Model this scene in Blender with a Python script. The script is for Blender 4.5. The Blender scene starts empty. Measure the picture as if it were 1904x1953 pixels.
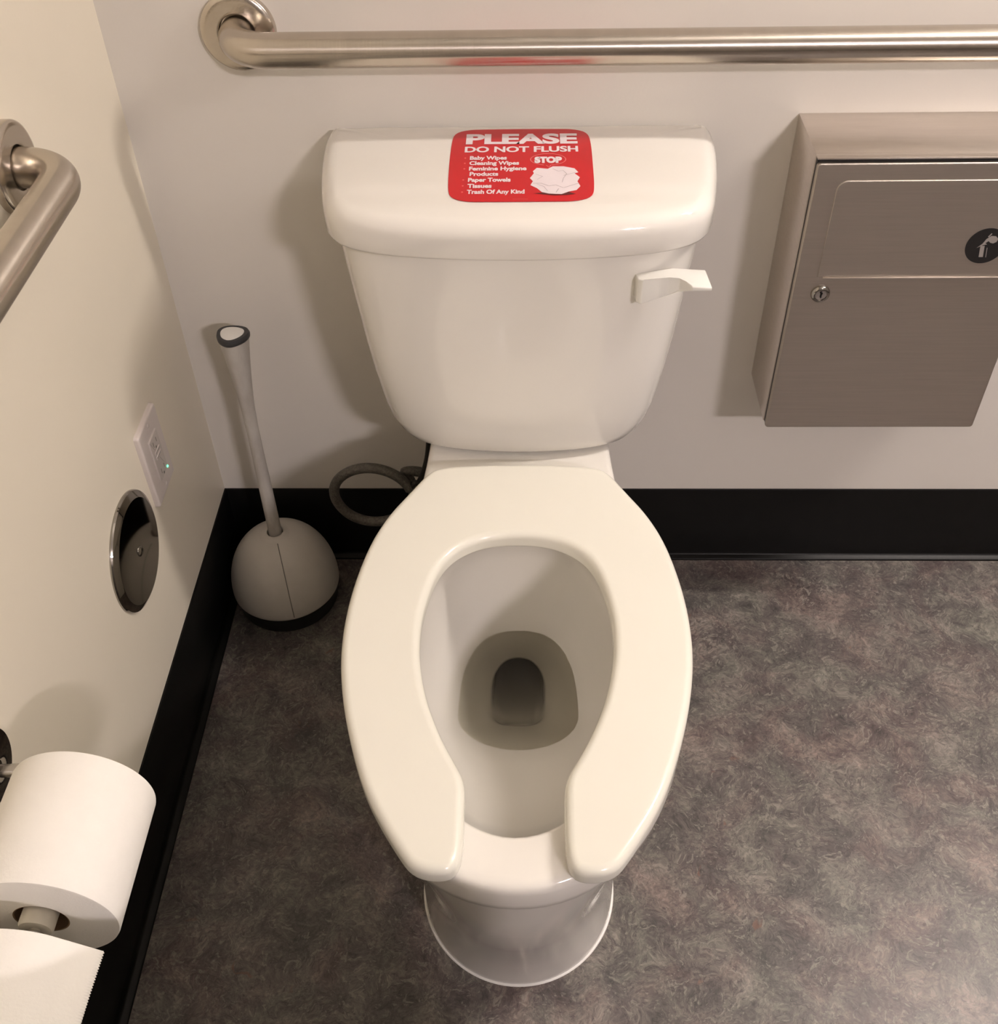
import bpy, bmesh, math, random
from mathutils import Vector, Matrix
PI = math.pi
sc = bpy.context.scene
COL = sc.collection

# ------------------------------------------------------------------ camera
cam_d = bpy.data.cameras.new('camera')
cam = bpy.data.objects.new('camera', cam_d)
COL.objects.link(cam)
R_ = Vector((0.999623, 0.02076581, -0.01796232))
U_ = Vector((-0.00159768, 0.69709248, 0.71697944))
F_ = Vector((-0.02741006, 0.71668044, -0.69686285))
m = Matrix.Identity(4)
for i in range(3):
    m[i][0] = R_[i]; m[i][1] = U_[i]; m[i][2] = -F_[i]
m.translation = Vector((0.49246, -1.25272, 1.31659))
cam.matrix_world = m
cam_d.sensor_fit = 'HORIZONTAL'
cam_d.sensor_width = 36.0
cam_d.lens = 2025.256 / 1904 * 36.0
cam_d.clip_start = 0.02
sc.camera = cam

# ------------------------------------------------------------------ world, view, light strengths
w = bpy.data.worlds.new('world'); sc.world = w
w.use_nodes = True
w.node_tree.nodes['Background'].inputs[0].default_value = (0.02, 0.018, 0.016, 1)
sc.view_settings.view_transform = 'Standard'
sc.view_settings.look = 'None'
sc.view_settings.gamma = 1.0
sc.view_settings.use_curve_mapping = False
sc.view_settings.exposure = 0.02
WALL_LIGHT = 450.0       # emission of the wall lamp tube
VANITY_LIGHT = 195.0
WARM = (1.0, 0.89, 0.92)
WARM2 = (1.0, 0.90, 0.84)
VL = (2.05, -3.33, 2.50)      # wall lamp position
VAN = (1.92, -.280, 2.10)     # vanity lamp on the back wall, right of the frame
ROOM_X, ROOM_Y, ROOM_Z = 3.0, -3.6, 2.8

# ------------------------------------------------------------------ materials
def mat(name, col, rough=0.5, metal=0.0, spec=0.5, coat=0.0, aniso=0.0):
    M = bpy.data.materials.new(name); M.use_nodes = True
    b = M.node_tree.nodes['Principled BSDF']
    b.inputs['Base Color'].default_value = (*col, 1)
    b.inputs['Roughness'].default_value = rough
    b.inputs['Metallic'].default_value = metal
    b.inputs['Specular IOR Level'].default_value = spec
    b.inputs['Coat Weight'].default_value = coat
    b.inputs['Coat Roughness'].default_value = 0.06
    b.inputs['Anisotropic'].default_value = aniso
    return M
def nd(M, t, **kw):
    n = M.node_tree.nodes.new(t)
    for k, v in kw.items(): setattr(n, k, v)
    return n
def lk(M, a, b): M.node_tree.links.new(a, b)
def bs(M): return M.node_tree.nodes['Principled BSDF']
def add_noise(M, scale, amount, c1, c2, detail=4, rough=0.6, stretch=None, bump=0.0, bscale=None):
    """procedural colour variation and an optional fine bump"""
    tc = nd(M, 'ShaderNodeTexCoord'); mp = nd(M, 'ShaderNodeMapping')
    lk(M, tc.outputs['Object'], mp.inputs['Vector'])
    if stretch: mp.inputs['Scale'].default_value = stretch
    n = nd(M, 'ShaderNodeTexNoise'); n.inputs['Scale'].default_value = scale
    n.inputs['Detail'].default_value = detail; n.inputs['Roughness'].default_value = rough
    lk(M, mp.outputs[0], n.inputs['Vector'])
    r = nd(M, 'ShaderNodeValToRGB')
    r.color_ramp.elements[0].position = 0.5 - amount; r.color_ramp.elements[0].color = (*c1, 1)
    r.color_ramp.elements[1].position = 0.5 + amount; r.color_ramp.elements[1].color = (*c2, 1)
    lk(M, n.outputs['Fac'], r.inputs[0]); lk(M, r.outputs[0], bs(M).inputs['Base Color'])
    if bump:
        n2 = nd(M, 'ShaderNodeTexNoise'); n2.inputs['Scale'].default_value = bscale or scale
        n2.inputs['Detail'].default_value = 3
        lk(M, mp.outputs[0], n2.inputs['Vector'])
        b = nd(M, 'ShaderNodeBump'); b.inputs['Strength'].default_value = bump; b.inputs['Distance'].default_value = 0.002
        lk(M, n2.outputs['Fac'], b.inputs['Height']); lk(M, b.outputs[0], bs(M).inputs['Normal'])
    return M
MW = add_noise(mat('wall_paint', (.6, .6, .6), 0.38, spec=0.4), 3.0, .3, (.71, .675, .615), (.74, .705, .645), bump=.05, bscale=260)
MLW = add_noise(mat('left_wall_paint', (.6, .6, .6), 0.34, spec=0.4), 3.0, .3, (.745, .69, .565), (.775, .715, .59), bump=.04, bscale=260)
MCE = add_noise(mat('ceiling_paint', (.8, .8, .8), 0.9), 3.0, .3, (.38, .365, .34), (.41, .395, .37))
MWD = add_noise(mat('tan_wall_paint', (.3, .3, .3), 0.6, spec=0.3), 3.0, .3, (.19, .175, .155), (.21, .195, .175))
MPOR = add_noise(mat('vitreous_china', (.8, .8, .8), 0.07, coat=.3), 4, .3, (.80, .775, .715), (.82, .795, .735))
MSEAT = add_noise(mat('seat_plastic', (.8, .8, .8), 0.16), 4, .3, (.77, .755, .665), (.79, .775, .685))
MLEV = add_noise(mat('lever_plastic', (.8, .8, .8), 0.22), 4, .3, (.80, .79, .74), (.82, .81, .76))
MBLK = add_noise(mat('black_vinyl_base', (.01, .01, .01), 0.38, spec=.16), 40, .3, (.004, .0038, .0034), (.006, .0056, .005))
MBLK2 = add_noise(mat('black_plastic', (.01, .01, .01), 0.5), 40, .3, (.008, .008, .0075), (.012, .0115, .011))
MDK = add_noise(mat('dark_rubber', (.03, .03, .03), 0.5), 40, .3, (.030, .030, .032), (.045, .045, .047))
MBRW = add_noise(mat('brush_white_plastic', (.6, .6, .6), 0.5), 30, .35, (.56, .53, .48), (.63, .60, .545))
MSEAM = add_noise(mat('seam_grey', (.2, .2, .2), 0.6), 30, .35, (.17, .16, .14), (.21, .20, .18))
MBRC = add_noise(mat('white_cap_plastic', (.8, .8, .8), 0.3), 30, .35, (.76, .75, .71), (.80, .79, .75))
MHAN = add_noise(mat('worn_handle_plastic', (.5, .5, .5), 0.5), 26, .2, (.40, .37, .33), (.58, .56, .51), stretch=(1, 1, .4))
MCH = add_noise(mat('polished_chrome', (.6, .6, .6), 0.05, metal=1), 10, .3, (.34, .32, .29), (.38, .36, .33))
MCHD = add_noise(mat('dull_chrome', (.6, .6, .6), 0.18, metal=1), 10, .3, (.42, .40, .37), (.48, .46, .43))
def brushed(name, c1, c2, rough, stretch, bump=.06):
    M = mat(name, c1, rough, metal=1.0)
    add_noise(M, 9, .35, c1, c2, detail=6, stretch=stretch, bump=bump, bscale=60)
    return M
MSS = brushed('brushed_stainless_tube', (.52, .47, .405), (.60, .545, .475), .22, (6, .6, 6))
MSSX = brushed('brushed_stainless_tube_x', (.52, .47, .405), (.60, .545, .475), .26, (6, .6, .6), .03)
MSSY = brushed('brushed_stainless_tube_y', (.52, .47, .405), (.60, .545, .475), .26, (.6, 6, .6), .03)
for M_, ax_ in ((MSSX, 'X'), (MSSY, 'Y')):
    tg = nd(M_, 'ShaderNodeTangent', direction_type='RADIAL', axis=ax_)
    lk(M_, tg.outputs[0], bs(M_).inputs['Tangent'])
    bs(M_).inputs['Anisotropic'].default_value = .85
    bs(M_).inputs['Anisotropic Rotation'].default_value = .25
MSSV = brushed('brushed_stainless_panel', (.62, .56, .51), (.72, .66, .60), .30, (1.2, 10, 40))
MSSD = brushed('brushed_stainless_door', (.455, .41, .355), (.52, .47, .41), .46, (1.2, 10, 40))
MPAP = add_noise(mat('tissue_paper', (.9, .9, .9), 0.95, spec=.1), 60, .35, (.86, .835, .77), (.90, .875, .81), bump=.12, bscale=420)
MPAPE = add_noise(mat('tissue_edge', (.8, .8, .8), 0.95, spec=.1), 60, .35, (.72, .68, .61), (.80, .76, .69), bump=.2, bscale=500)
MCARD = add_noise(mat('cardboard_core', (.2, .1, .05), 0.9, spec=.1), 60, .35, (.20, .13, .08), (.26, .17, .11))
MSPN = add_noise(mat('cream_plastic', (.7, .7, .6), 0.45), 30, .35, (.66, .62, .52), (.72, .68, .58))
MWB = add_noise(mat('shade_bin_plastic', (.2, .2, .2), 0.5), 30, .35, (.20, .19, .18), (.24, .23, .22))
MOUT = add_noise(mat('outlet_plastic', (.8, .8, .8), 0.3), 30, .35, (.66, .60, .56), (.70, .64, .60))
MOUT2 = add_noise(mat('receptacle_plastic', (.7, .7, .7), 0.35), 30, .35, (.58, .53, .49), (.62, .57, .53))
MHOSE = add_noise(mat('braided_hose', (.2, .2, .2), 0.45, metal=.5), 300, .2, (.10, .092, .078), (.20, .185, .16), bump=.6, bscale=700)
MHOSD = add_noise(mat('dark_riser_hose', (.02, .02, .02), 0.5), 100, .2, (.014, .011, .009), (.022, .018, .015))
MRED = add_noise(mat('sticker_red', (.6, .01, .015), 0.28), 12, .35, (.52, .006, .012), (.58, .008, .016))
MWHT = add_noise(mat('sticker_white', (.8, .8, .8), 0.3), 30, .3, (.78, .70, .72), (.82, .74, .76))
MPNK = add_noise(mat('sticker_pale_red', (.8, .3, .3), 0.3), 30, .3, (.75, .20, .19), (.78, .23, .22))
MGRY = add_noise(mat('sticker_paper_crease', (.5, .45, .48), 0.3), 90, .25, (.42, .36, .38), (.60, .53, .55))
MMAR = add_noise(mat('sticker_maroon', (.1, .01, .01), 0.3), 30, .3, (.08, .006, .006), (.11, .008, .008))
MLIP = add_noise(mat('caulk', (.8, .8, .8), 0.4), 80, .3, (.90, .88, .83), (.93, .91, .86))
MBDG = add_noise(mat('badge_black', (.01, .01, .01), 0.35), 40, .3, (.010, .009, .009), (.014, .013, .013))
MBDL = add_noise(mat('badge_silver', (.4, .4, .4), 0.4, metal=.3), 40, .3, (.34, .31, .29), (.42, .39, .36))
MHOL = add_noise(mat('seam_shadow_gap', (.01, .01, .01), 0.6), 40, .3, (.008, .006, .006), (.012, .010, .010))
def emit(name, col, s):
    M = mat(name, col, .5)
    bs(M).inputs['Emission Color'].default_value = (*col, 1)
    bs(M).inputs['Emission Strength'].default_value = s
    n = nd(M, 'ShaderNodeTexNoise'); n.inputs['Scale'].default_value = 2
    r = nd(M, 'ShaderNodeMapRange'); r.inputs[3].default_value = s * .98; r.inputs[4].default_value = s * 1.02
    lk(M, n.outputs['Fac'], r.inputs[0]); lk(M, r.outputs[0], bs(M).inputs['Emission Strength'])
    return M
MLED = emit('green_led', (.15, 1.0, .45), 2.2)
MTUBE = emit('lamp_tube', WARM, WALL_LIGHT)
MDIF = emit('lamp_diffuser', WARM2, VANITY_LIGHT)

# seat paper roll material keeps its fine texture; water is a clear film with a Fresnel gloss
MWAT = bpy.data.materials.new('water'); MWAT.use_nodes = True
MWAT.node_tree.nodes.remove(bs(MWAT))
_o = MWAT.node_tree.nodes['Material Output']
_t = nd(MWAT, 'ShaderNodeBsdfTransparent'); _t.inputs[0].default_value = (.95, .94, .89, 1)
_g = nd(MWAT, 'ShaderNodeBsdfGlossy'); _g.inputs['Roughness'].default_value = .01
_f = nd(MWAT, 'ShaderNodeFresnel'); _f.inputs[0].default_value = 1.33
_n = nd(MWAT, 'ShaderNodeTexNoise'); _n.inputs['Scale'].default_value = 9
_b = nd(MWAT, 'ShaderNodeBump'); _b.inputs['Strength'].default_value = .02
_m = nd(MWAT, 'ShaderNodeMixShader')
lk(MWAT, _n.outputs['Fac'], _b.inputs['Height']); lk(MWAT, _b.outputs[0], _g.inputs['Normal'])
lk(MWAT, _f.outputs[0], _m.inputs[0]); lk(MWAT, _t.outputs[0], _m.inputs[1]); lk(MWAT, _g.outputs[0], _m.inputs[2])
lk(MWAT, _m.outputs[0], _o.inputs['Surface'])

def floor_material():
    M = mat('marbled_linoleum', (.1, .1, .1), .36, spec=.42)
    tc = nd(M, 'ShaderNodeTexCoord')
    def noise(scale, detail=6, rough=.6, dist=0., off=0., src=None):
        mp = nd(M, 'ShaderNodeMapping'); mp.inputs['Location'].default_value = (off, off * .7, off * 1.3)
        lk(M, src or tc.outputs['Object'], mp.inputs[0])
        n = nd(M, 'ShaderNodeTexNoise')
        n.inputs['Scale'].default_value = scale; n.inputs['Detail'].default_value = detail
        n.inputs['Roughness'].default_value = rough; n.inputs['Distortion'].default_value = dist
        lk(M, mp.outputs[0], n.inputs['Vector']); return n
    def ramp(src, stops):
        r = nd(M, 'ShaderNodeValToRGB')
        e = r.color_ramp.elements
        e[0].position, e[0].color = stops[0][0], (*stops[0][1], 1)
        e[1].position, e[1].color = stops[-1][0], (*stops[-1][1], 1)
        for p, c in stops[1:-1]:
            k = e.new(p); k.color = (*c, 1)
        lk(M, src, r.inputs[0]); return r
    def mix(f, a, b, mode='MIX'):
        x = nd(M, 'ShaderNodeMix', data_type='RGBA', blend_type=mode)
        if isinstance(f, float): x.inputs[0].default_value = f
        else: lk(M, f, x.inputs[0])
        lk(M, a, x.inputs[6]); lk(M, b, x.inputs[7]); return x.outputs[2]
    # warped coordinates make the swirled strokes
    wn = noise(16, 3, .5, off=3)
    wsub = nd(M, 'ShaderNodeVectorMath', operation='SUBTRACT'); lk(M, wn.outputs['Color'], wsub.inputs[0]); wsub.inputs[1].default_value = (.5, .5, .5)
    wsc = nd(M, 'ShaderNodeVectorMath', operation='SCALE'); lk(M, wsub.outputs[0], wsc.inputs[0]); wsc.inputs['Scale'].default_value = .055
    wad = nd(M, 'ShaderNodeVectorMath', operation='ADD'); lk(M, tc.outputs['Object'], wad.inputs[0]); lk(M, wsc.outputs[0], wad.inputs[1])
    W_ = wad.outputs[0]
    base = ramp(noise(17, 8, .74, .3, 1, W_).outputs['Fac'], [(.32, (.055, .049, .048)), (.46, (.096, .084, .079)), (.55, (.142, .126, .113)), (.68, (.215, .195, .172))])
    hue = ramp(noise(9, 5, .6, .6, 7, W_).outputs['Fac'], [(.36, (.96, 1.03, .99)), (.5, (1, 1, 1)), (.62, (1.09, .975, .975))])
    c = mix(1.0, base.outputs[0], hue.outputs[0], 'MULTIPLY')
    # fine grain
    g = ramp(noise(190, 5, .75, .6, 2, W_).outputs['Fac'], [(.32, (.62, .62, .62)), (.5, (1, 1, 1)), (.66, (1.5, 1.47, 1.42))])
    c = mix(1.0, c, g.outputs[0], 'MULTIPLY')
    # pale curled flecks
    f1 = ramp(noise(72, 5, .64, 1.8, 11, W_).outputs['Fac'], [(.575, (0, 0, 0)), (.64, (1, 1, 1)), (.72, (.15, .15, .15))])
    pale = nd(M, 'ShaderNodeRGB'); pale.outputs[0].default_value = (.27, .25, .215, 1)
    fm = mix(.45, f1.outputs[0], f1.outputs[0]); 
    mlt = nd(M, 'ShaderNodeMath', operation='MULTIPLY'); lk(M, f1.outputs[0], mlt.inputs[0]); mlt.inputs[1].default_value = .7
    c = mix(mlt.outputs[0], c, pale.outputs[0])
    # dark curled strokes
    f2 = ramp(noise(58, 5, .62, 2.2, 23, W_).outputs['Fac'], [(.355, (.2, .2, .2)), (.385, (1, 1, 1)), (.42, (0, 0, 0))])
    dark = nd(M, 'ShaderNodeRGB'); dark.outputs[0].default_value = (.028, .024, .026, 1)
    ml2 = nd(M, 'ShaderNodeMath', operation='MULTIPLY'); lk(M, f2.outputs[0], ml2.inputs[0]); ml2.inputs[1].default_value = .7
    c = mix(ml2.outputs[0], c, dark.outputs[0])
    # rusty specks
    f3 = ramp(noise(30, 3, .5, .8, 37, W_).outputs['Fac'], [(.70, (0, 0, 0)), (.76, (.6, .6, .6))])
    rust = nd(M, 'ShaderNodeRGB'); rust.outputs[0].default_value = (.17, .085, .055, 1)
    c = mix(f3.outputs[0], c, rust.outputs[0])
    lk(M, c, bs(M).inputs['Base Color'])
    b = nd(M, 'ShaderNodeBump'); b.inputs['Strength'].default_value = .12; b.inputs['Distance'].default_value = .001
    lk(M, noise(160, 3).outputs['Fac'], b.inputs['Height']); lk(M, b.outputs[0], bs(M).inputs['Normal'])
    return M
MFL = floor_material()

# ------------------------------------------------------------------ helpers
def root_loc(o):
    v = Vector((0, 0, 0))
    while o is not None:
        v += o.location; o = o.parent
    return v
def obj(name, bm, mats, parent=None, smooth=True, angle=35):
    """link a bmesh given in world coordinates as ONE mesh object"""
    off = root_loc(parent) if parent else Vector((0, 0, 0))
    if off.length: bmesh.ops.translate(bm, verts=bm.verts, vec=-off)
    bmesh.ops.recalc_face_normals(bm, faces=bm.faces)
    me = bpy.data.meshes.new(name); bm.to_mesh(me); bm.free()
    if not isinstance(mats, (list, tuple)): mats = [mats]
    for x in mats: me.materials.append(x)
    if smooth:
        me.shade_smooth()
        try: me.set_sharp_from_angle(angle=math.radians(angle))
        except Exception: pass
    o = bpy.data.objects.new(name, me); COL.objects.link(o)
    if parent: o.parent = parent
    return o
def thing(name, label, cat, loc):
    o = bpy.data.objects.new(name, None); COL.objects.link(o)
    o.empty_display_size = .05
    o.location = loc; o['label'] = label; o['category'] = cat
    return o
def tag(o, label, cat, group=None):
    o['label'] = label; o['category'] = cat
    if group: o['group'] = group
    return o
def struct(name, bm, m, **kw):
    o = obj(name, bm, m, **kw); o['kind'] = 'structure'; return o
def face(bm, vs, mi=0):
    try:
        f = bm.faces.new(vs); f.material_index = mi; return f
    except ValueError: return None
def add_box(bm, lo, hi, bev=0, seg=3, mi=0):
    ret = bmesh.ops.create_cube(bm, size=1)
    for v in ret['verts']:
        v.co = Vector([lo[i] + (v.co[i] + .5) * (hi[i] - lo[i]) for i in range(3)])
    fs = {f for v in ret['verts'] for f in v.link_faces}
    for f in fs: f.material_index = mi
    if bev:
        es = list({e for v in ret['verts'] for e in v.link_edges})
        bmesh.ops.bevel(bm, geom=es, offset=bev, segments=seg, profile=.5, affect='EDGES')
def add_loft(bm, rings, closed=True, cap0=True, cap1=True, mi=0):
    R = [[bm.verts.new(p) for p in r] for r in rings]
    n = len(R[0])
    for a, b in zip(R, R[1:]):
        for i in range(n if closed else n - 1):
            j = (i + 1) % n
            face(bm, (a[i], a[j], b[j], b[i]), mi)
    if cap0: face(bm, R[0][::-1], mi)
    if cap1: face(bm, R[-1], mi)
    return R
def frame(d):
    d = d.normalized()
    u = d.cross(Vector((0, 0, 1)))
    if u.length < 1e-3: u = d.cross(Vector((0, 1, 0)))
    u.normalize(); return u, d.cross(u).normalized()
def add_tube(bm, pts, rad, seg=20, mi=0, caps=True):
    pts = [Vector(p) for p in pts]; n = len(pts)
    rads = rad if isinstance(rad, (list, tuple)) else [rad] * n
    d = (pts[1] - pts[0]).normalized(); u, v = frame(d)
    rings = []
    for i, p in enumerate(pts):
        t = (pts[min(i + 1, n - 1)] - pts[max(i - 1, 0)]).normalized()
        q = d.rotation_difference(t); u = q @ u; v = q @ v; d = t
        rings.append([p + (u * math.cos(2 * PI * k / seg) + v * math.sin(2 * PI * k / seg)) * rads[i] for k in range(seg)])
    add_loft(bm, rings, True, caps, caps, mi)
def add_lathe(bm, c, axis, prof, seg=48, mi=0, caps=True):
    """prof: list of (radius, distance along axis)"""
    c = Vector(c); d = Vector(axis).normalized(); u, v = frame(d)
    rings = [[c + d * h + (u * math.cos(2 * PI * k / seg) + v * math.sin(2 * PI * k / seg)) * max(r, 1e-5) for k in range(seg)] for r, h in prof]
    add_loft(bm, rings, True, caps, caps, mi)
def smooth_poly(pts, it=3, closed=True):
    P = [Vector((p[0], p[1])) for p in pts]
    for _ in range(it):
        Q = []
        n = len(P)
        for i in range(n if closed else n - 1):
            a, b = P[i], P[(i + 1) % n]
            Q += [a * .75 + b * .25, a * .25 + b * .75]
        if not closed: Q = [P[0]] + Q + [P[-1]]
        P = Q
    return P
def resample(P, n, closed=True):
    L = [0]; m_ = len(P)
    for i in range(m_ if closed else m_ - 1): L.append(L[-1] + (P[(i + 1) % m_] - P[i]).length)
    out = []; k = 0
    for i in range(n):
        t = L[-1] * i / (n if closed else n - 1)
        while k < len(L) - 2 and L[k + 1] < t: k += 1
        f = (t - L[k]) / max(L[k + 1] - L[k], 1e-9)
        out.append(P[k].lerp(P[(k + 1) % m_], min(max(f, 0), 1)))
    return out
def area(P): return sum(P[i].x * P[(i + 1) % len(P)].y - P[(i + 1) % len(P)].x * P[i].y for i in range(len(P))) / 2
def inset(P, d):
    """move a closed CCW polygon inwards by d"""
    s = 1 if area(P) > 0 else -1
    n = len(P); out = []
    for i in range(n):
        t = (P[(i + 1) % n] - P[(i - 1) % n])
        if t.length < 1e-9: out.append(P[i].copy()); continue
        t.normalize(); out.append(P[i] + Vector((-t.y, t.x)) * s * d)
    return out
def add_prism(bm, P, z0, z1, rt=0, rb=0, steps=6, to3=None, mi=0, top=True):
    """closed outline P extruded z0..z1 with rounded rims; to3 maps (x, y, z) to the world"""
    to3 = to3 or (lambda x, y, z: (x, y, z))
    P = [Vector((p[0], p[1])) for p in P]
    lay = []
    if rb:
        for k in range(steps + 1):
            a = PI / 2 * k / steps
            lay.append((rb * (1 - math.sin(a)), z0 + rb * (1 - math.cos(a))))
    else: lay.append((0, z0))
    if rt:
        for k in range(steps + 1):
            a = PI / 2 * k / steps
            lay.append((rt * (1 - math.cos(a)), z1 - rt * (1 - math.sin(a))))
    else: lay.append((0, z1))
    if rt: lay.append((rt + .0006, z1)); lay.append((rt + .0012, z1))
    if rb: lay.insert(0, (rb + .0006, z0))
    rings = []
    for d, z in lay:
        Q = inset(P, d) if d > 1e-9 else P
        rings.append([to3(q.x, q.y, z) for q in Q])
    add_loft(bm, rings, True, True, top, mi)
def rrect(x0, y0, x1, y1, r, n=6):
    out = []
    for cx, cy, a in ((x1 - r, y1 - r, 0), (x0 + r, y1 - r, 1), (x0 + r, y0 + r, 2), (x1 - r, y0 + r, 3)):
        for k in range(n + 1):
            t = PI / 2 * (a + k / n); out.append(Vector((cx + r * math.cos(t), cy + r * math.sin(t))))
    return out
def circle(cx, cy, r, n=32, ry=None):
    return [Vector((cx + r * math.cos(2 * PI * k / n), cy + (ry or r) * math.sin(2 * PI * k / n))) for k in range(n)]
def add_quad(bm, ps, mi=0): face(bm, [bm.verts.new(p) for p in ps], mi)
XZ = lambda x, z, d: (x, -d, z)         # faces the back wall's front side, d = distance off the wall
YZ = lambda y, z, d: (d, y, z)          # on the left wall, d = distance off the wall

# ------------------------------------------------------------------ the room
def slab(name, lo, hi, m):
    bm = bmesh.new(); add_box(bm, lo, hi); return struct(name, bm, m, smooth=False)
T = .08
slab('floor', (-T, ROOM_Y - T, -.06), (ROOM_X + T, T, 0), MFL)
slab('ceiling', (-T, ROOM_Y - T, ROOM_Z), (ROOM_X + T, T, ROOM_Z + .06), MCE)
slab('wall_back', (-T, 0, 0), (ROOM_X + T, T, ROOM_Z), MW)
slab('wall_left', (-T, ROOM_Y, 0), (0, 0, ROOM_Z), MLW)
slab('wall_right', (ROOM_X, ROOM_Y, 0), (ROOM_X + T, 0, ROOM_Z), MWD)
slab('wall_front', (-T, ROOM_Y - T, 0), (ROOM_X + T, ROOM_Y, ROOM_Z), MWD)
HB = .1515
cove = [(0, 0), (.0, HB), (.0022, HB), (.0032, HB - .0015), (.0034, .020), (.0040, .010), (.0052, .0062), (.0072, .0046), (.0140, .0036), (.0150, .0024), (.0150, 0)]
def cove_base(name, p0, p1, nrm):
    bm = bmesh.new()
    rings = []
    for p, s in ((p0, 1), (p1, -1)):
        rings.append([(p[0] + nrm[0] * d, p[1] + nrm[1] * d, z) for d, z in cove])
    add_loft(bm, rings)
    return struct(name, bm, MBLK, angle=50)
cove_base('baseboard_back', (0, 0), (ROOM_X, 0), (0, -1))
cove_base('baseboard_left', (0, 0), (0, ROOM_Y), (1, 0))
cove_base('baseboard_right', (ROOM_X, 0), (ROOM_X, ROOM_Y), (-1, 0))
cove_base('baseboard_front', (0, ROOM_Y), (ROOM_X, ROOM_Y), (0, 1))

# ------------------------------------------------------------------ lamps of the room
t = thing('wall_lamp', 'long tube lamp high on the wall behind the camera', 'lamp', (VL[0], ROOM_Y, VL[2]))
bm = bmesh.new(); add_box(bm, (VL[0] - .20, ROOM_Y, VL[2] - .06), (VL[0] + .20, VL[1] - .05, VL[2] + .06), .01); obj('housing', bm, MLEV, t)
bm = bmesh.new(); add_tube(bm, [(VL[0] - .18, VL[1], VL[2]), (VL[0] + .18, VL[1], VL[2])], .042, 24); obj('tube', bm, MTUBE, t)
t = thing('vanity_lamp', 'vanity bar lamp on the back wall right of the steel bin, above the frame', 'lamp', (VAN[0], 0, VAN[2]))
bm = bmesh.new(); add_box(bm, (VAN[0] - .32, -.03, VAN[2] - .05), (VAN[0] + .32, 0, VAN[2] + .05), .008); obj('back_plate', bm, MLEV, t)
bm = bmesh.new(); add_tube(bm, [(VAN[0] - .28, VAN[1], VAN[2]), (VAN[0] + .28, VAN[1], VAN[2])], .045, 24); obj('diffuser', bm, MDIF, t)
for s in (-1, 1):
    bm = bmesh.new(); add_box(bm, (VAN[0] + s * .285 - .006, VAN[1] - .03, VAN[2] - .03), (VAN[0] + s * .285 + .006, -.02, VAN[2] + .03), .004); obj('bracket', bm, MCHD, t)

# ------------------------------------------------------------------ slim bin added out of view to shade the floor left of the toilet
WX0, WX1, WY0, WY1 = .13, .62, -1.33, -1.04
t = thing('shade_bin', 'added slim grey bin, unseen below the frame, shading the floor left of the toilet', 'bin', ((WX0 + WX1) / 2, (WY0 + WY1) / 2, 0))
def bin_ring(k, z):
    cx, cy = (WX0 + WX1) / 2, (WY0 + WY1) / 2
    return [(cx + (p.x - cx) * k, cy + (p.y - cy) * k, z) for p in rrect(WX0, WY0, WX1, WY1, .03, 5)]
bm = bmesh.new(); add_loft(bm, [bin_ring(.84, 0), bin_ring(.86, .01), bin_ring(.96, .48), bin_ring(.97, .56)]); obj('body', bm, MWB, t)
bm = bmesh.new(); add_loft(bm, [bin_ring(1.0, .54), bin_ring(1.0, .58), bin_ring(.97, .62), bin_ring(.80, .65), bin_ring(.60, .66)]); lidb = obj('lid', bm, MWB, t)
bm = bmesh.new(); add_box(bm, (WX0 + .10, WY0 + .06, .658), (WX1 - .10, WY1 - .06, .666), .003); obj('flap', bm, MBLK2, lidb)

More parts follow.
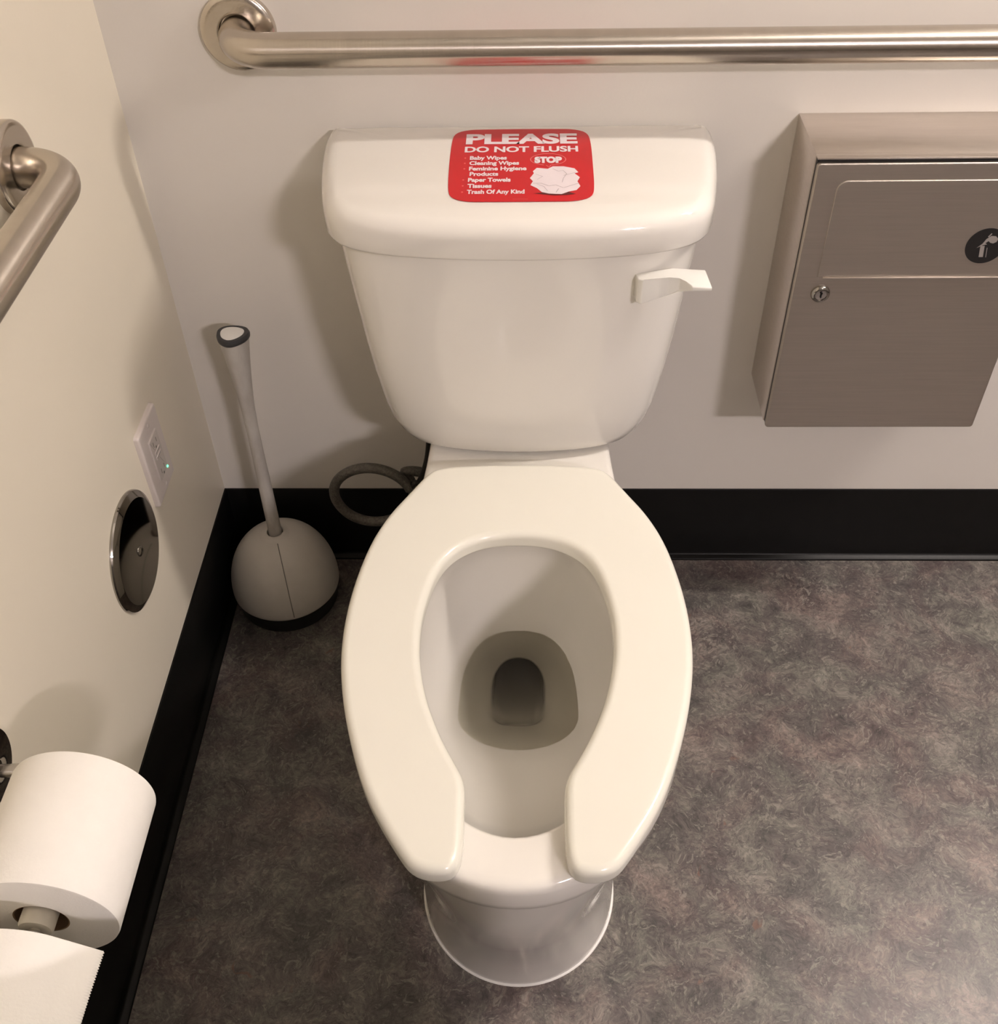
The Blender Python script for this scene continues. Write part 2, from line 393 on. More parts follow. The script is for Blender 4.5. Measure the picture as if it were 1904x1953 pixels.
# ------------------------------------------------------------------ toilet
TX = .4807
toilet = thing('toilet', 'white china toilet with cream open-front seat and tank against the back wall', 'toilet', (TX, -.35, 0))
N = 96
def egg(xc, yc, a, bf, bb, z, nf=2.0, nb=2.0, n=N):
    """closed oval: front and back halves are superellipses, each sampled evenly along its length"""
    out = []
    for lo, b_, e in ((0, bb, nb), (1, bf, nf)):
        dense = []
        for k in range(241):
            t = PI * (lo + k / 240)
            c, s = math.cos(t), math.sin(t)
            dense.append(Vector((math.copysign(abs(c) ** (2 / e), c) * a, math.copysign(abs(s) ** (2 / e), s) * b_)))
        out += resample(dense, n // 2 + 1, closed=False)[:-1]
    return [(xc + p.x, yc + p.y, z) for p in out]
bm = bmesh.new()
outer = [
    egg(TX, -.600, .1215, .1265, .40, 0.000, 2.0, 4.5),
    egg(TX, -.600, .1212, .1268, .40, 0.010, 2.0, 4.5),
    egg(TX, -.600, .1200, .1310, .40, 0.045, 2.0, 4.5),
    egg(TX, -.600, .1190, .1430, .40, 0.110, 2.0, 4.0),
    egg(TX, -.597, .1180, .1700, .39, 0.190, 2.0, 3.5),
    egg(TX, -.585, .1290, .2010, .37, 0.260, 2.0, 3.0),
    egg(TX, -.572, .1480, .2280, .33, 0.325, 2.0, 2.5),
    egg(TX, -.560, .1650, .2450, .29, 0.370, 2.1, 2.2),
    egg(TX, -.560, .1685, .2480, .27, 0.3845, 2.1, 2.2),
    egg(TX, -.560, .1695, .2490, .26, 0.3865, 2.1, 2.2),
    egg(TX, -.560, .1725, .2535, .26, 0.3875, 2.1, 2.2),
    egg(TX, -.560, .1738, .2552, .26, 0.3900, 2.1, 2.2),
    egg(TX, -.560, .1745, .2565, .26, 0.4000, 2.1, 2.2),
    egg(TX, -.560, .1743, .2565, .26, 0.4180, 2.1, 2.2),
    egg(TX, -.560, .1736, .2552, .26, 0.4235, 2.1, 2.2),
    egg(TX, -.560, .1715, .2522, .255, 0.4268, 2.1, 2.2),
    egg(TX, -.560, .1680, .2480, .25, 0.4283, 2.1, 2.2),
    egg(TX, -.560, .1640, .2430, .25, 0.4285, 2.1, 2.2),
    egg(TX, -.560, .1240, .2080, .19, 0.4285, 2.0, 2.2),
    egg(TX, -.560, .1200, .2045, .185, 0.4265, 2.0, 2.2),
    egg(TX, -.560, .1180, .2020, .183, 0.420, 2.0, 2.2),
    egg(TX, -.555, .1200, .2030, .190, 0.400, 2.0, 2.3),
    egg(TX, -.550, .1190, .1900, .190, 0.370, 2.0, 2.4),
    egg(TX, -.538, .1120, .1620, .178, 0.330, 2.0, 2.5),
    egg(TX, -.520, .0980, .1200, .160, 0.290, 2.0, 2.7),
    egg(TX, -.510, .0830, .0740, .146, 0.258, 2.0, 2.7),
    egg(TX, -.500, .0730, .0490, .132, 0.240, 2.0, 2.6),
    egg(TX, -.480, .0610, .0400, .112, 0.215, 2.2, 2.6),
    egg(TX - .001, -.440, .0480, .0420, .080, 0.190, 2.6, 2.6),
    egg(TX - .001, -.415, .0375, .0530, .058, 0.172, 3.4, 2.2),
    egg(TX - .001, -.410, .0350, .0540, .056, 0.165, 3.4, 2.2),
    egg(TX - .001, -.385, .0345, .0560, .066, 0.145, 3.0, 2.2),
    egg(TX - .001, -.330, .0340, .0560, .070, 0.100, 3.0, 2.2),
    egg(TX - .001, -.265, .0330, .0500, .060, 0.060, 2.4, 2.2),
    egg(TX - .001, -.220, .0300, .0300, .040, 0.030, 2.4, 2.2),
]
add_loft(bm, outer)
# deck behind the seat that carries the tank
deck = smooth_poly([(TX - .114, -.03), (TX + .114, -.03), (TX + .1155, -.20), (TX + .1245, -.30), (TX + .128, -.345), (TX - .128, -.345), (TX - .1245, -.30), (TX - .1155, -.20)], 2)
add_prism(bm, resample(deck, 90), .33, .4165, .008, .02)
neck = smooth_poly([(TX - .095, -.06), (TX + .095, -.06), (TX + .10, -.25), (TX - .10, -.25)], 2)
add_prism(bm, resample(neck, 60), .10, .345, 0, 0)
bowl = obj('bowl', bm, MPOR, toilet, angle=60)
bm = bmesh.new()
add_loft(bm, [egg(TX, -.600, .1235, .1285, .402, 0.0, 2.0, 4.5), egg(TX, -.600, .1228, .1278, .402, 0.0020, 2.0, 4.5), egg(TX, -.600, .1195, .1255, .400, 0.0040, 2.0, 4.5)])
o = obj('caulk_bead', bm, MLIP, toilet); o['label'] = 'bright white caulk line at the foot'
bm = bmesh.new()
add_loft(bm, [egg(TX, -.500, .0735, .0495, .1325, .2395, 2.0, 2.6), egg(TX, -.500, .0735, .0495, .1325, .2402, 2.0, 2.6)], cap0=False)
obj('water', bm, MWAT, toilet, smooth=False)

half = [(0, -.2755), (.055, -.277), (.098, -.2815), (.112, -.293), (.130, -.326), (.151, -.362), (.167, -.404), (.1775, -.455), (.1835, -.510), (.1830, -.567),
        (.1745, -.622), (.1600, -.675), (.1420, -.725), (.1250, -.757), (.1010, -.793), (.090, -.806), (.074, -.8115), (.055, -.8105), (.0475, -.800), (.0455, -.782),
        (.0458, -.750), (.0462, -.727), (.0490, -.713), (.0590, -.695), (.0745, -.665), (.0905, -.622), (.1000, -.575), (.1018, -.540), (.1000, -.505), (.0900, -.455),
        (.072, -.424), (.045, -.406), (.018, -.4000), (0, -.3995)]
L_ = [Vector((-x, y)) for x, y in half]
R2 = [Vector((x, y)) for x, y in half]
outline = R2 + L_[::-1][1:-1]
outline = resample(smooth_poly([(TX - .0003 + p.x, p.y) for p in outline], 3), 460)
bm = bmesh.new()
add_prism(bm, outline, .4285, .4515, .0085, .006, 8)
seat = obj('seat', bm, MSEAT, toilet, angle=50); seat['label'] = 'cream open-front toilet seat'
for s in (-1, 1):
    bm = bmesh.new()
    add_lathe(bm, (TX + s * .078, -.292, .414), (0, 0, 1), [(.010, 0), (.010, .010), (.009, .013), (.0, .0135)], 24)
    add_box(bm, (TX + s * .078 - .012, -.315, .4160), (TX + s * .078 + .012, -.292, .4280), .002)
    obj('hinge', bm, MSEAT, toilet)

lidh = [(0, -.263), (.06, -.261), (.12, -.255), (.163, -.245), (.193, -.230), (.2105, -.205), (.2190, -.165), (.2260, -.115), (.2310, -.06), (.2300, -.018), (.218, -.012), (0, -.012)]
def sym(hp, xc, n, sx=1.0, fy=lambda y: y, it=3):
    A = [(xc + x * sx, fy(y)) for x, y in hp]; B = [(xc - x * sx, fy(y)) for x, y in hp[::-1]][1:-1]
    P = smooth_poly(A + B, it); return resample(P, n)
lid_out = sym(lidh, TX, 200)
bm = bmesh.new()
# slightly crowned lid: rounded rim then a gentle dome
rings = []
for d, z in [(.006, .7225), (.0015, .7235), (0, .7265), (0, .7460)]: rings.append([(p.x, p.y, z) for p in inset(lid_out, d)])
for k in range(1, 9):
    a = PI / 2 * k / 8; d = .020 * (1 - math.cos(a)); z = .746 + .0190 * math.sin(a)
    rings.append([(p.x, p.y, z) for p in inset(lid_out, d)])
last = inset(lid_out, .020)
cxy = Vector((TX, -.135))
for s, z in ((.93, .7662), (.8, .7671), (.6, .7678), (.3, .7682), (.05, .7682)):
    rings.append([(cxy.x + (p.x - cxy.x) * s, cxy.y + (p.y - cxy.y) * s, z) for p in last])
add_loft(bm, rings)
lid = obj('tank_lid', bm, MPOR, toilet, angle=60)

bm = bmesh.new()
rings = []
for z, a, yf, yb in [(.4165, .110, -.195, -.06), (.4175, .128, -.212, -.045), (.4215, .1420, -.223, -.035), (.430, .1545, -.230, -.028), (.442, .1640, -.234, -.022),
                     (.458, .1715, -.237, -.020), (.480, .1775, -.239, -.018), (.530, .1860, -.243, -.018), (.580, .1925, -.2455, -.018), (.630, .1980, -.2475, -.018),
                     (.680, .2035, -.2490, -.018), (.715, .2070, -.2500, -.018), (.7225, .2075, -.2500, -.018)]:
    k = a / .2190
    P = sym(lidh, TX, 160, k, lambda y: yb + (y + .012) / (-.251) * (yf - yb), 3)
    rings.append([(p.x, p.y, z) for p in P])
add_loft(bm, rings)
tank = obj('tank', bm, MPOR, toilet, angle=60)

# flush lever: pivot block with a paddle arm
bm = bmesh.new()
arm = [(.6090, -.236), (.6110, -.2505), (.6160, -.2545), (.645, -.2500), (.656, -.2520), (.6625, -.2590), (.668, -.2660), (.6895, -.2660), (.6850, -.2370), (.650, -.2340)]
low = [.664, .664, .664, .6730, .680, .6855, .6880, .6880, .6885, .672]
topz = [.6925, .6935, .6950, .6965, .6968, .6955, .6935, .6925, .6970, .6970]
vt = [bm.verts.new((x, y, z)) for (x, y), z in zip(arm, topz)]
vb = [bm.verts.new((x, y, z)) for (x, y), z in zip(arm, low)]
face(bm, vt); face(bm, vb[::-1])
for i in range(len(arm)):
    j = (i + 1) % len(arm); face(bm, (vt[i], vb[i], vb[j], vt[j]))
bmesh.ops.bevel(bm, geom=[e for e in bm.edges], offset=.0014, segments=3, profile=.5, affect='EDGES')
add_lathe(bm, (.620, -.222, .680), (0, -1, 0), [(.010, 0), (.010, .016)], 24)
lev = obj('flush_lever', bm, MLEV, toilet, angle=40); lev['label'] = 'white plastic flush lever'

# warning sticker on the lid (flat print, one mesh)
ZS = .7684
bm = bmesh.new()
st = smooth_poly([(.4050, -.190), (.4035, -.130), (.4035, -.075), (.4060, -.052), (.4220, -.0435), (.440, -.0428), (.4840, -.0425), (.525, -.0428), (.5450, -.0435), (.5605, -.052), (.5640, -.075), (.5640, -.130), (.5635, -.190), (.5600, -.208), (.5430, -.2165), (.520, -.2168), (.4840, -.217), (.447, -.2168), (.4250, -.2165), (.4090, -.208)], 3)
add_prism(bm, resample(st, 120), ZS - .0006, ZS, 0, 0, mi=0)
def text_into(bm, s, x0, y0, width, cap, bold=.0, mi=1, z=ZS + .0003):
    c = bpy.data.curves.new('letters', 'FONT'); c.body = s; c.size = 1.0; c.offset = bold; c.resolution_u = 6
    o = bpy.data.objects.new('letters', c); COL.objects.link(o)
    bpy.context.view_layer.update()
    me = bpy.data.meshes.new_from_object(o.evaluated_get(bpy.context.evaluated_depsgraph_get()))
    xs = [v.co.x for v in me.vertices]
    c.body = 'H'; bpy.context.view_layer.update()
    mh = bpy.data.meshes.new_from_object(o.evaluated_get(bpy.context.evaluated_depsgraph_get()))
    ys = [v.co.y for v in mh.vertices]
    sx = width / (max(xs) - min(xs)); sy = cap / (max(ys) - min(ys))
    x_min, y_min = min(xs), min(ys)
    base = len(bm.verts)
    vs = [bm.verts.new((x0 + (v.co.x - x_min) * sx, y0 + (v.co.y - y_min) * sy, z)) for v in me.vertices]
    for p in me.polygons: face(bm, [vs[i] for i in p.vertices], mi)
    bpy.data.objects.remove(o); bpy.data.curves.remove(c)
    bpy.data.meshes.remove(me); bpy.data.meshes.remove(mh)
text_into(bm, 'PLEASE', .4200, -.0820, .1287, .0262, .045)
text_into(bm, 'DO NOT FLUSH', .4195, -.1025, .1292, .0143, .035)
for s, y, x0, x1 in (('Baby Wipes', -.1211, .4262, .4679), ('Cleaning Wipes', -.1338, .4262, .4818), ('Feminine Hygiene', -.1470, .4262, .4901), ('Products', -.1597, .4274, .4590),
                     ('Paper Towels', -.1734, .4262, .4728), ('Tissues', -.1873, .4262, .4524), ('Trash Of Any Kind', -.2006, .4260, .4881)):
    text_into(bm, s, x0, y, x1 - x0, .0094, .04)
def flat(bm, P, mi, z):
    face(bm, [bm.verts.new((p[0], p[1], z)) for p in P], mi)
for y in (-.1166, -.1294, -.1427, -.1688, -.1824, -.1963): flat(bm, circle(.4210, y, .0011, 12, .0014), 2, ZS + .0003)
# speech bubble
oc, orx, ory = (.5143, -.1212), .0203, .0144
A = circle(*oc, orx, 48, ory); B = circle(*oc, orx - .0011, 48, ory - .0011)
for i in range(48):
    if 34 <= i <= 36: continue
    j = (i + 1) % 48
    add_quad(bm, [(A[i].x, A[i].y, ZS + .0003), (A[j].x, A[j].y, ZS + .0003), (B[j].x, B[j].y, ZS + .0003), (B[i].x, B[i].y, ZS + .0003)], 2)
for p, q in (((.5113, -.1352), (.5150, -.1405)), ((.5165, -.1352), (.5150, -.1405))):
    flat(bm, [p, (p[0] + .0012, p[1]), (q[0] + .0008, q[1]), q], 2, ZS + .0003)
text_into(bm, 'STOP', .4990, -.1300, .0308, .0155, .075)
# crumpled paper picture
ball = [(0.4938, -0.1657), (0.4982, -0.1542), (0.4971, -0.1496), (0.5015, -0.1414), (0.5136, -0.1439), (0.5192, -0.1381), (0.5313, -0.1383), (0.5432, -0.1432), (0.5473, -0.1527), (0.5429, -0.1549), (0.5485, -0.1643), (0.5455, -0.1734), (0.5484, -0.1847), (0.5438, -0.1935), (0.5353, -0.1967), (0.5277, -0.2021), (0.514, -0.2008), (0.5066, -0.1974), (0.5013, -0.1885), (0.4944, -0.1817), (0.4971, -0.1726)]
flat(bm, [(.4975, -.2000), (.508, -.2025), (.520, -.2050), (.533, -.2040), (.5430, -.2018), (.535, -.1965), (.515, -.1965)], 4, ZS + .0002)
flat(bm, ball, 1, ZS + .0003)
def crease(P, wd=.0007, mi=3, z=ZS + .00045):
    for (x0, y0), (x1, y1) in zip(P, P[1:]):
        d = Vector((x1 - x0, y1 - y0)); n_ = Vector((-d.y, d.x)).normalized() * wd
        flat(bm, [(x0 - n_.x, y0 - n_.y), (x1 - n_.x, y1 - n_.y), (x1 + n_.x * .3, y1 + n_.y * .3), (x0 + n_.x * .3, y0 + n_.y * .3)], mi, z)
crease([(.4972, -.1772), (.5060, -.1773), (.5142, -.1835), (.5220, -.1815), (.5301, -.1880), (.5380, -.1830), (.5465, -.1779)])
crease([(.5192, -.1440), (.5255, -.1500), (.5305, -.1477), (.5345, -.1560), (.5306, -.1663), (.5290, -.1760)], .0005)
crease([(.5306, -.1600), (.5380, -.1560), (.5440, -.1530)], .0005)
crease([(.5014, -.1790), (.5090, -.1850), (.5130, -.1950)], .0005)
crease([(.5250, -.1900), (.5220, -.1985)], .0006)
crease([(.5000, -.1560), (.5080, -.1620), (.5020, -.1690)], .0004)
crease([(.4755, -.2127), (.4915, -.2129)], .0004, 2)
o = obj('warning_sticker', bm, [MRED, MWHT, MPNK, MGRY, MMAR], lid, smooth=False)
o['label'] = 'red PLEASE DO NOT FLUSH sticker with white lettering'

# ------------------------------------------------------------------ grab bars
def arc(c, p, q, n=14):
    """quarter arc around c from c+p to c+q"""
    c, p, q = Vector(c), Vector(p), Vector(q)
    return [c + p * math.cos(PI / 2 * k / n) + q * math.sin(PI / 2 * k / n) for k in range(n + 1)]
def flange(bm_c, ax, parent, r=.0435):
    bm = bmesh.new()
    add_lathe(bm, bm_c, ax, [(r, 0), (r, .0075), (r - .0008, .0092), (r - .003, .0105), (r - .0055, .0112), (r - .0065, .0114), (r - .010, .0114), (.0245, .0114), (.0222, .0114), (.0212, .0110), (.0204, .0095), (.0202, .004)], 64)
    return obj('flange', bm, MSS, parent, angle=50)
GZ, GY, GR = .8695, -.0635, .0189
t = thing('grab_bar', 'long horizontal brushed steel grab bar on the back wall above the tank', 'grab bar', (.7, 0, GZ))
rb_ = .046; X0, X1 = .160, 1.36
path = [Vector((X0, -.004, GZ))] + arc((X0 + rb_, GY + rb_, GZ), (-rb_, 0, 0), (0, -rb_, 0)) + arc((X1 - rb_, GY + rb_, GZ), (0, -rb_, 0), (rb_, 0, 0)) + [Vector((X1, -.004, GZ))]
path = path[:16] + [Vector((X0 + rb_ + (X1 - X0 - 2 * rb_) * k / 12, GY, GZ)) for k in range(1, 12)] + path[16:]
bm = bmesh.new(); add_tube(bm, path, GR, 40); obj('rail', bm, MSSX, t, angle=60)
flange((X0, 0, GZ), (0, -1, 0), t); flange((X1, 0, GZ), (0, -1, 0), t)
GZ2, GX2 = .8570, .0600; Y0, Y1 = -.3125, -1.38
t = thing('grab_bar', 'brushed steel grab bar on the left wall with its bent end in a round flange', 'grab bar', (0, -.9, GZ2))
path = [Vector((.004, Y0, GZ2))] + arc((GX2 - rb_, Y0 - rb_, GZ2), (0, rb_, 0), (rb_, 0, 0)) + arc((GX2 - rb_, Y1 + rb_, GZ2), (rb_, 0, 0), (0, -rb_, 0)) + [Vector((.004, Y1, GZ2))]
path = path[:16] + [Vector((GX2, Y0 - rb_ + (Y1 - Y0 + 2 * rb_) * k / 12, GZ2)) for k in range(1, 12)] + path[16:]
bm = bmesh.new(); add_tube(bm, path, GR, 40); obj('rail', bm, MSSY, t, angle=60)
flange((0, Y0, GZ2), (1, 0, 0), t); flange((0, Y1, GZ2), (1, 0, 0), t)

# ------------------------------------------------------------------ steel waste bin on the back wall
BX0, BX1, BZ0, BZ1, BD = .8160, 1.0985, .3775, .7665, .1195
t = thing('napkin_disposal_bin', 'brushed steel sanitary waste bin hung on the back wall under the grab bar', 'bin', ((BX0 + BX1) / 2, 0, BZ0))
bm = bmesh.new()
add_box(bm, (BX0, -.1080, BZ0 + .002), (BX1, 0, BZ1), .0015, 2)
obj('body', bm, MSSV, t, angle=30)
bm = bmesh.new()
add_box(bm, (BX0 + .0015, -.1142, BZ0 + .004), (BX1 - .0015, -.1075, BZ1 - .004)); obj('door_gap', bm, MHOL, t, smooth=False)
# thin hood lip along the top front edge
bm = bmesh.new(); add_box(bm, (BX0, -.1190, BZ1 - .0022), (BX1, -.1075, BZ1), .0008, 2); obj('top_lip', bm, MSSV, t, angle=30)
bm = bmesh.new(); add_prism(bm, rrect(BX0 + .0012, BZ0, BX1, BZ1 - .0062, .0042, 4), .1135, BD, .0018, .0005, 4, XZ)
door = obj('door', bm, MSSD, t, angle=40)
bm = bmesh.new()
FP = rrect(.8435, .6145, 1.0700, .7400, .012, 6)
fl = [Vector(p) for p in FP]
# square lower corners
fl = [Vector((.8435, .6145)), Vector((1.0710, .6145))] + [p for p in rrect(.8435, .6145, 1.0710, .7400, .012, 6) if p.y > .68]
fl = [Vector((1.0710, .6145))] + [p for p in rrect(.8435, .6145, 1.0710, .7400, .012, 6) if p.y > .68] + [Vector((.8435, .6145))]
add_prism(bm, fl, BD - .0004, BD + .0012, .0011, 0, 3, XZ)
flap = obj('flap', bm, MSSD, door, angle=40)
bm = bmesh.new()
add_box(bm, (.850, -BD - .0032, .6128), (1.0665, -BD + .0002, .6150), .0008, 2); obj('flap_lip', bm, MSSV, door, angle=40)
bm = bmesh.new()
add_lathe(bm, (.8515, -BD + .0005, .5915), (0, -1, 0), [(.0118, 0), (.0118, .0020), (.0108, .0045), (.0092, .0058), (.0072, .0062), (.0068, .0052), (.0, .0052)], 40)
lock = obj('lock', bm, MCH, door, angle=30)
bm = bmesh.new()
add_prism(bm, rrect(.8508, .5880, .8524, .5952, .0007, 2), BD + .0055, BD + .0061, 0, 0, 2, XZ); add_prism(bm, circle(.8516, .5948, .0016, 12), BD + .0055, BD + .0061, 0, 0, 2, XZ)
# pictogram badge
bm2 = bm
bm = bmesh.new()
BC = (1.0330, .6565); Rb = .0232
add_prism(bm, circle(*BC, Rb, 56), BD + .0012, BD + .0018, 0, 0, 2, XZ, mi=0)
def mark(P):
    face(bm, [bm.verts.new((x, -(BD + .0021), z)) for x, z in P], 1)
mark([(1.0228, .6540), (1.0285, .6600), (1.0312, .6660), (1.0360, .6700), (1.0415, .6695), (1.0450, .6660), (1.0440, .6620), (1.0405, .6600), (1.0370, .6610), (1.0345, .6632), (1.0315, .6605), (1.0340, .6588), (1.0300, .6580)])
mark([(1.0320, .6690), (1.0350, .6735), (1.0360, .6728), (1.0335, .6680)])
mark([(1.0268, .6570), (1.0318, .6570), (1.0340, .6420), (1.0290, .6420)])
mark([(1.0350, .6545), (1.0358, .6545), (1.0378, .6415), (1.0370, .6415)])
o = obj('badge', bm, [MBDG, MBDL], door, smooth=False); o['label'] = 'round black badge with a hand dropping a napkin'
o = obj('keyhole', bm2, MHOL, door, smooth=False)

# ------------------------------------------------------------------ toilet brush in its dome holder
BC = (.0985, -.0965)
t = thing('brush_holder', 'off-white dome shaped toilet brush holder with black base in the corner', 'brush holder', (BC[0], BC[1], 0))
bm = bmesh.new(); add_lathe(bm, (*BC, 0), (0, 0, 1), [(.078, 0), (.080, .003), (.0815, .03), (.0820, .040)], 64); obj('base', bm, MBLK2, t)
bm = bmesh.new()
prof = [(.0790, .034), (.0840, .0335), (.0855, .0355), (.0858, .040)]
for k in range(1, 17):
    a = PI / 2 * k / 16 * .90
    prof.append((.0858 * math.cos(a) ** .92, .040 + .1085 * math.sin(a) ** 1.0))
prof += [(.0128, .1500), (.0120, .1490), (.0118, .130)]
add_lathe(bm, (*BC, 0), (0, 0, 1), prof, 96, caps=False)
obj('dome', bm, MBRW, t, angle=70)
bm = bmesh.new()   # mould seam down the front of the dome
pa = []
for r, z in prof[3:-4]:
    ang = math.radians(-72)
    pa.append((BC[0] + (r + .0002) * math.cos(ang), BC[1] + (r + .0002) * math.sin(ang), z))
add_tube(bm, pa, .0006, 8); obj('seam', bm, MSEAM, t)
t = thing('toilet_brush', 'toilet brush with flared off-white handle and dark ringed cap standing in the dome holder', 'brush', (BC[0], BC[1], .02))
bm = bmesh.new()
ring0 = [(0.0748, -0.0780), (0.0770, -0.0660), (0.0904, -0.0595), (0.1134, -0.0625), (0.1213, -0.0745), (0.1150, -0.0915), (0.0967, -0.1040), (0.0810, -0.0950)]
top = resample(smooth_poly(ring0, 3), 40)
def tri(s, z, c):
    k0 = min(range(40), key=lambda i: (top[i] - Vector((.2, -.08))).length)
    tp = [top[(k0 + i) % 40] for i in range(40)]
    cc = Vector((.0965, -.0815))
    s_ = -1 if area(tp) < 0 else 1
    out = []
    for i, p in enumerate(tp):
        q = Vector((math.cos(2 * PI * i / 40), s_ * math.sin(2 * PI * i / 40)))
        rr = (p - cc) * s[0] + q * s[1]
        out.append((c[0] + rr.x, c[1] + rr.y, z))
    return out
hx = lambda z: (BC[0] + (.0965 - BC[0]) * (z - .1) / .4, BC[1] + (-.0815 - BC[1]) * (z - .1) / .4)
rings = [tri((0, .0100), .05, hx(.05))]
for z, a, r in [(.15, 0, .0103), (.22, 0, .0100), (.30, 0, .0090), (.35, .05, .0078), (.39, .15, .0068), (.42, .30, .0056), (.45, .50, .0040), (.475, .70, .0022), (.490, .84, .0010), (.4985, .93, .0)]:
    rings.append(tri((a, r), z, hx(z)))
add_loft(bm, rings)
obj('handle', bm, MHAN, t, angle=60)
bm = bmesh.new()
add_loft(bm, [tri((.94, 0), .4985, hx(.5)), tri((1.0, 0), .5000, hx(.5)), tri((1.02, 0), .5040, hx(.5)), tri((.96, 0), .5075, hx(.5)), tri((.70, 0), .5075, hx(.5))])
o = obj('cap_ring', bm, MDK, t); o['label'] = 'dark grey ring around the handle top'
bm = bmesh.new()
add_loft(bm, [tri((.72, 0), .5065, hx(.5)), tri((.72, 0), .5080, hx(.5)), tri((.66, 0), .5086, (hx(.5)[0] - .0005, hx(.5)[1] + .001))])
obj('cap_inlay', bm, MBRC, t)
bm = bmesh.new()
add_lathe(bm, (*BC, .0), (0, 0, 1), [(.0, .012), (.030, .014), (.036, .03), (.036, .075), (.025, .09), (.0, .092)], 32); obj('bristles', bm, MBRC, t)

# ------------------------------------------------------------------ outlet, drain cover plate
t = thing('outlet', 'white wall outlet with test buttons and a small green light on the left wall', 'outlet', (0, -.212, .41))
bm = bmesh.new(); add_prism(bm, rrect(-.2520, .3495, -.1755, .4680, .004, 4), 0, .0068, .0028, 0, 4, YZ); obj('cover_plate', bm, MOUT, t)
bm = bmesh.new(); add_prism(bm, rrect(-.2305, .3755, -.1970, .4425, .002, 3), .0060, .0090, .0012, 0, 3, YZ); rc = obj('receptacle', bm, MOUT2, t)
bm = bmesh.new(); add_prism(bm, rrect(-.2235, .4160, -.2040, .4205, .0008, 2), .0088, .0102, .0005, 0, 2, YZ); obj('button', bm, MOUT, rc)
bm = bmesh.new(); add_prism(bm, rrect(-.2235, .4085, -.2040, .4130, .0008, 2), .0088, .0102, .0005, 0, 2, YZ); obj('button', bm, MOUT, rc)
for zc in (.4315, .3870):
    bm = bmesh.new()
    for dy, hh in ((-.0062, .0040), (.0062, .0034)):
        add_box(bm, (.0085, -.2138 + dy - .0006, zc - hh), (.0092, -.2138 + dy + .0006, zc + hh))
    add_prism(bm, circle(-.2138, zc - .0075, .0020, 12), .0085, .0092, 0, 0, 2, YZ)
    obj('socket', bm, MSEAM, rc, smooth=False)
bm = bmesh.new(); add_lathe(bm, (.0088, -.1995, .3775), (1, 0, 0), [(.0019, 0), (.0019, .0010), (.0010, .0016), (0, .0017)], 16); o = obj('indicator_light', bm, MLED, rc); o['label'] = 'small lit green indicator light'
for zc in (.4585, .3590):
    bm = bmesh.new(); add_lathe(bm, (.0060, -.2138, zc), (1, 0, 0), [(.0030, 0), (.0030, .0012), (.0022, .0018), (0, .0019)], 20); obj('screw', bm, MOUT2, t)

t = thing('drain_cover_plate', 'round mirror-polished steel cover plate with a centre screw low on the left wall', 'cover plate', (0, -.3460, .3660))
bm = bmesh.new(); add_lathe(bm, (0, -.3460, .3660), (1, 0, 0), [(.0775, 0), (.0775, .0020), (.0765, .0040), (.0690, .0078), (.0675, .0082), (.0, .0084)], 96); obj('plate', bm, MCH, t, angle=12)
bm = bmesh.new(); add_lathe(bm, (.0080, -.3460, .3660), (1, 0, 0), [(.0070, 0), (.0068, .0012), (.0045, .0028), (0, .0034)], 28); obj('screw', bm, MCHD, t)

# ------------------------------------------------------------------ water supply
t = thing('shutoff_valve', 'chrome water shutoff valve on the back wall behind the toilet', 'valve', (.3300, 0, .185))
VX, VZ = .3500, .1740
bm = bmesh.new(); add_lathe(bm, (VX, -.003, VZ), (0, -1, 0), [(.030, 0), (.029, .004), (.018, .010), (.012, .012)], 40); obj('wall_ring', bm, MCHD, t)
bm = bmesh.new(); add_lathe(bm, (VX, -.010, VZ), (0, -1, 0), [(.008, 0), (.008, .030), (.012, .032), (.012, .055), (.007, .058), (.005, .066)], 28)
add_tube(bm, [(VX, -.052, VZ), (VX, -.052, VZ + .03)], .0085, 20); obj('valve_body', bm, MCHD, t)
bm = bmesh.new(); add_lathe(bm, (VX, -.074, VZ), (0, -1, 0), [(.006, 0), (.017, .001), (.019, .005), (.017, .010), (.004, .012)], 12); obj('handle', bm, MCHD, t)
HCX, HCZ, HR = .2560, .2035, .0605
def loopt(a, w=.0): return (HCX + HR * math.cos(a), -.072 - w, HCZ + HR * math.sin(a))
pts = []
for k in range(61):
    a = math.radians(60 - 400 * k / 60)
    pts.append((HCX + (HR + .001 * math.sin(3 * a)) * math.cos(a), -.060 - .020 * k / 60, HCZ + HR * math.sin(a)))
pts = [(VX, -.052, VZ + .030), (VX - .002, -.053, VZ + .044), (VX - .012, -.056, VZ + .060), (VX - .030, -.058, VZ + .068)] + pts[3:]
end = Vector(pts[-1])
hp = [Vector(p) for p in pts]
def smooth3(P, it=2):
    for _ in range(it):
        Q = [P[0]]
        for a, b in zip(P, P[1:]): Q += [a * .75 + b * .25, a * .25 + b * .75]
        P = Q + [P[-1]]
    return P
bm = bmesh.new(); add_tube(bm, smooth3(hp), .0078, 16)
tag(obj('supply_hose', bm, MHOSE, angle=80), 'coiled grey water supply hose looping beside the toilet below the tank', 'hose')
bm = bmesh.new()
rp = [end, end + Vector((.010, -.002, .018)), Vector((.3260, -.078, .232)), Vector((.3360, -.080, .2560)), Vector((.3450, -.082, .290)), Vector((.3500, -.085, .330)), Vector((.3520, -.088, .38)), Vector((.3530, -.09, .4160))]
add_tube(bm, smooth3(rp), .0042, 14)
tag(obj('riser_hose', bm, MHOSD, angle=80), 'thin dark hose rising from the coil to the underside of the tank', 'hose')

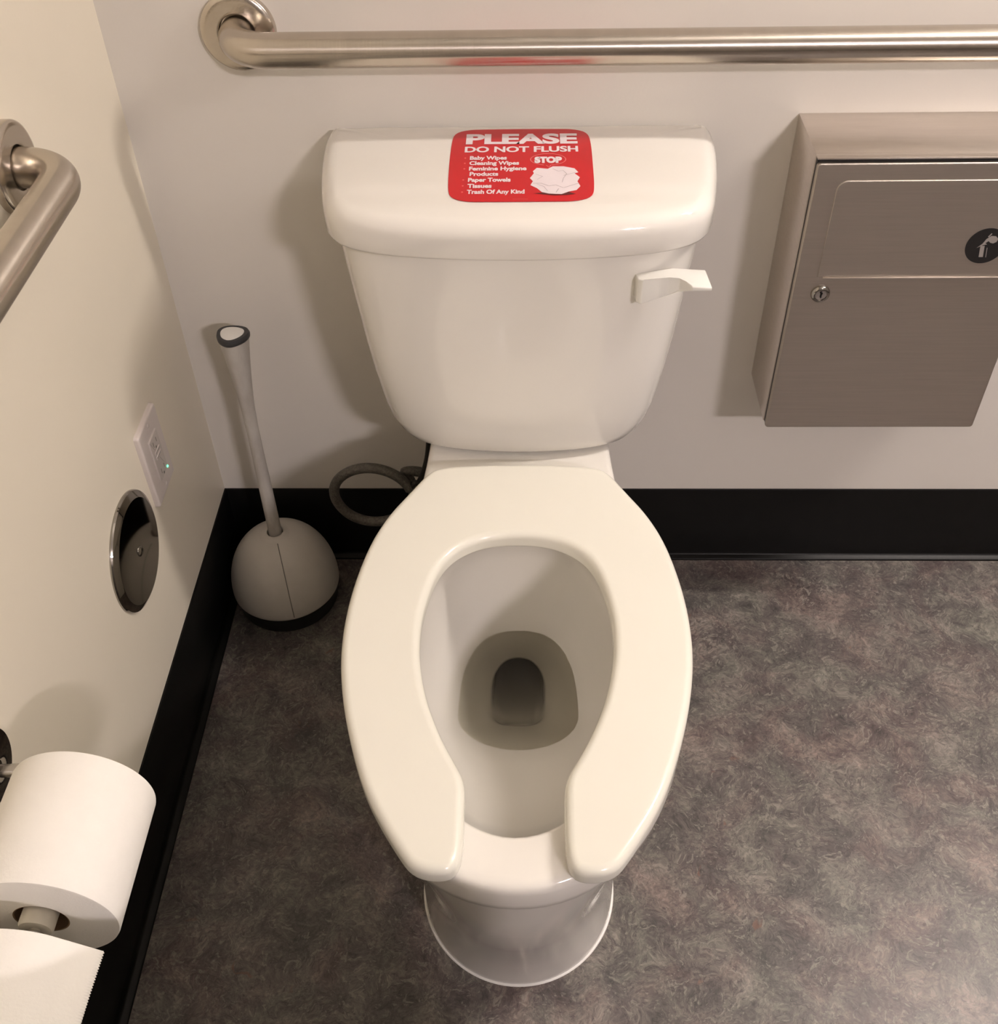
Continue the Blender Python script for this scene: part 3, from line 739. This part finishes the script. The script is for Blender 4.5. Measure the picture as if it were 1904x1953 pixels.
# ------------------------------------------------------------------ paper holder and rolls
HX, HZ, HRr = .0990, .4925, .0623
ys = (-.738, -.8930, -1.048)
t = thing('paper_holder', 'polished double toilet paper holder with round wall plates on the left wall', 'paper holder', (0, -.885, HZ))
for y in ys:
    bm = bmesh.new(); add_lathe(bm, (0, y + .003, HZ - .006), (1, 0, 0), [(.040, 0), (.040, .003), (.037, .007), (.012, .010), (.009, .012)], 56); obj('wall_plate', bm, MCH, t, angle=30)
    bm = bmesh.new()
    add_tube(bm, [(.008, y, HZ - .004), (.05, y, HZ - .001), (.092, y, HZ)], .0062, 18)
    add_lathe(bm, (HX, y + .0045, HZ), (0, -1, 0), [(.009, 0), (.010, .002), (.010, .007), (.009, .009)], 24)
    obj('arm', bm, MCHD, t)
for ya, yb in ((ys[0], ys[1]), (ys[1], ys[2])):
    bm = bmesh.new()
    add_lathe(bm, (HX, ya - .004, HZ), (0, -1, 0), [(.004, 0), (.004, .007), (.0120, .007), (.0128, .009), (.0128, .070), (.0142, .071), (.0142, (ya - yb) - .014), (.0130, (ya - yb) - .012), (.004, (ya - yb) - .012), (.004, (ya - yb) - .006)], 32)
    obj('spindle', bm, MSPN, t, angle=40)
def roll(y0, y1, r, label, drop=.0045):
    t = thing('toilet_paper_roll', label, 'toilet paper', (HX, (y0 + y1) / 2, HZ - drop))
    c = (HX, y0, HZ - drop); L = y0 - y1
    bm = bmesh.new()
    add_lathe(bm, c, (0, -1, 0), [(.0225, .0005), (r - .0025, 0), (r - .0005, .0008), (r, .0025), (r, L - .0025), (r - .0005, L - .0008), (r - .0025, L), (.0225, L - .0005)], 96, caps=False)
    obj('paper', bm, MPAP, t, angle=50)
    bm = bmesh.new()
    add_lathe(bm, c, (0, -1, 0), [(.0228, .0008), (.0228, L - .0008), (.0214, L - .0008), (.0214, .0008), (.0228, .0008)], 64, caps=False)
    obj('core', bm, MCARD, t, angle=40)
    return t
roll(-.7555, -.8745, HRr, 'full toilet paper roll on the holder, the one showing its hollow core')
r2 = roll(-.9110, -1.0300, .0530, 'toilet paper roll with a loose torn sheet, nearest the camera')
# loose sheet over the second roll, perforated free edge
bm = bmesh.new()
cx, cz, rr = HX, HZ - .0045, .0618
prof = [(cx + rr * math.cos(math.radians(a)), cz + rr * math.sin(math.radians(a))) for a in range(151, 54, -6)]
x0, z0 = prof[-1]
ta = math.radians(52)
for k in range(1, 9):
    s = .042 * k / 8
    x_ = x0 + math.sin(ta) * s + .000 * s; z_ = z0 - math.cos(ta) * s - 0.3 * s * s
    prof.append((x_, z_))
ny = 236
ya, yb = -.9100, -1.0310
rows = []
for k, (x, z) in enumerate(prof):
    row = []
    for j in range(ny + 1):
        y = ya + (yb - ya) * j / ny
        f = max(0, (k - (len(prof) - 9)) / 8)
        e = 0
        if k == len(prof) - 1: e = .0006 if (j // 2) % 2 else -.0003
        row.append(bm.verts.new((x + e * .7 - .003 * f * (j / ny), y, z - e * .6 + .002 * f * (j / ny) + .0008 * f * math.sin(j / ny * 5))))
    rows.append(row)
for a, b in zip(rows, rows[1:]):
    for j in range(ny): face(bm, (a[j], a[j + 1], b[j + 1], b[j]))
o = obj('loose_sheet', bm, MPAP, r2, angle=80)
md = o.modifiers.new('thickness', 'SOLIDIFY'); md.thickness = .0004; md.offset = 0
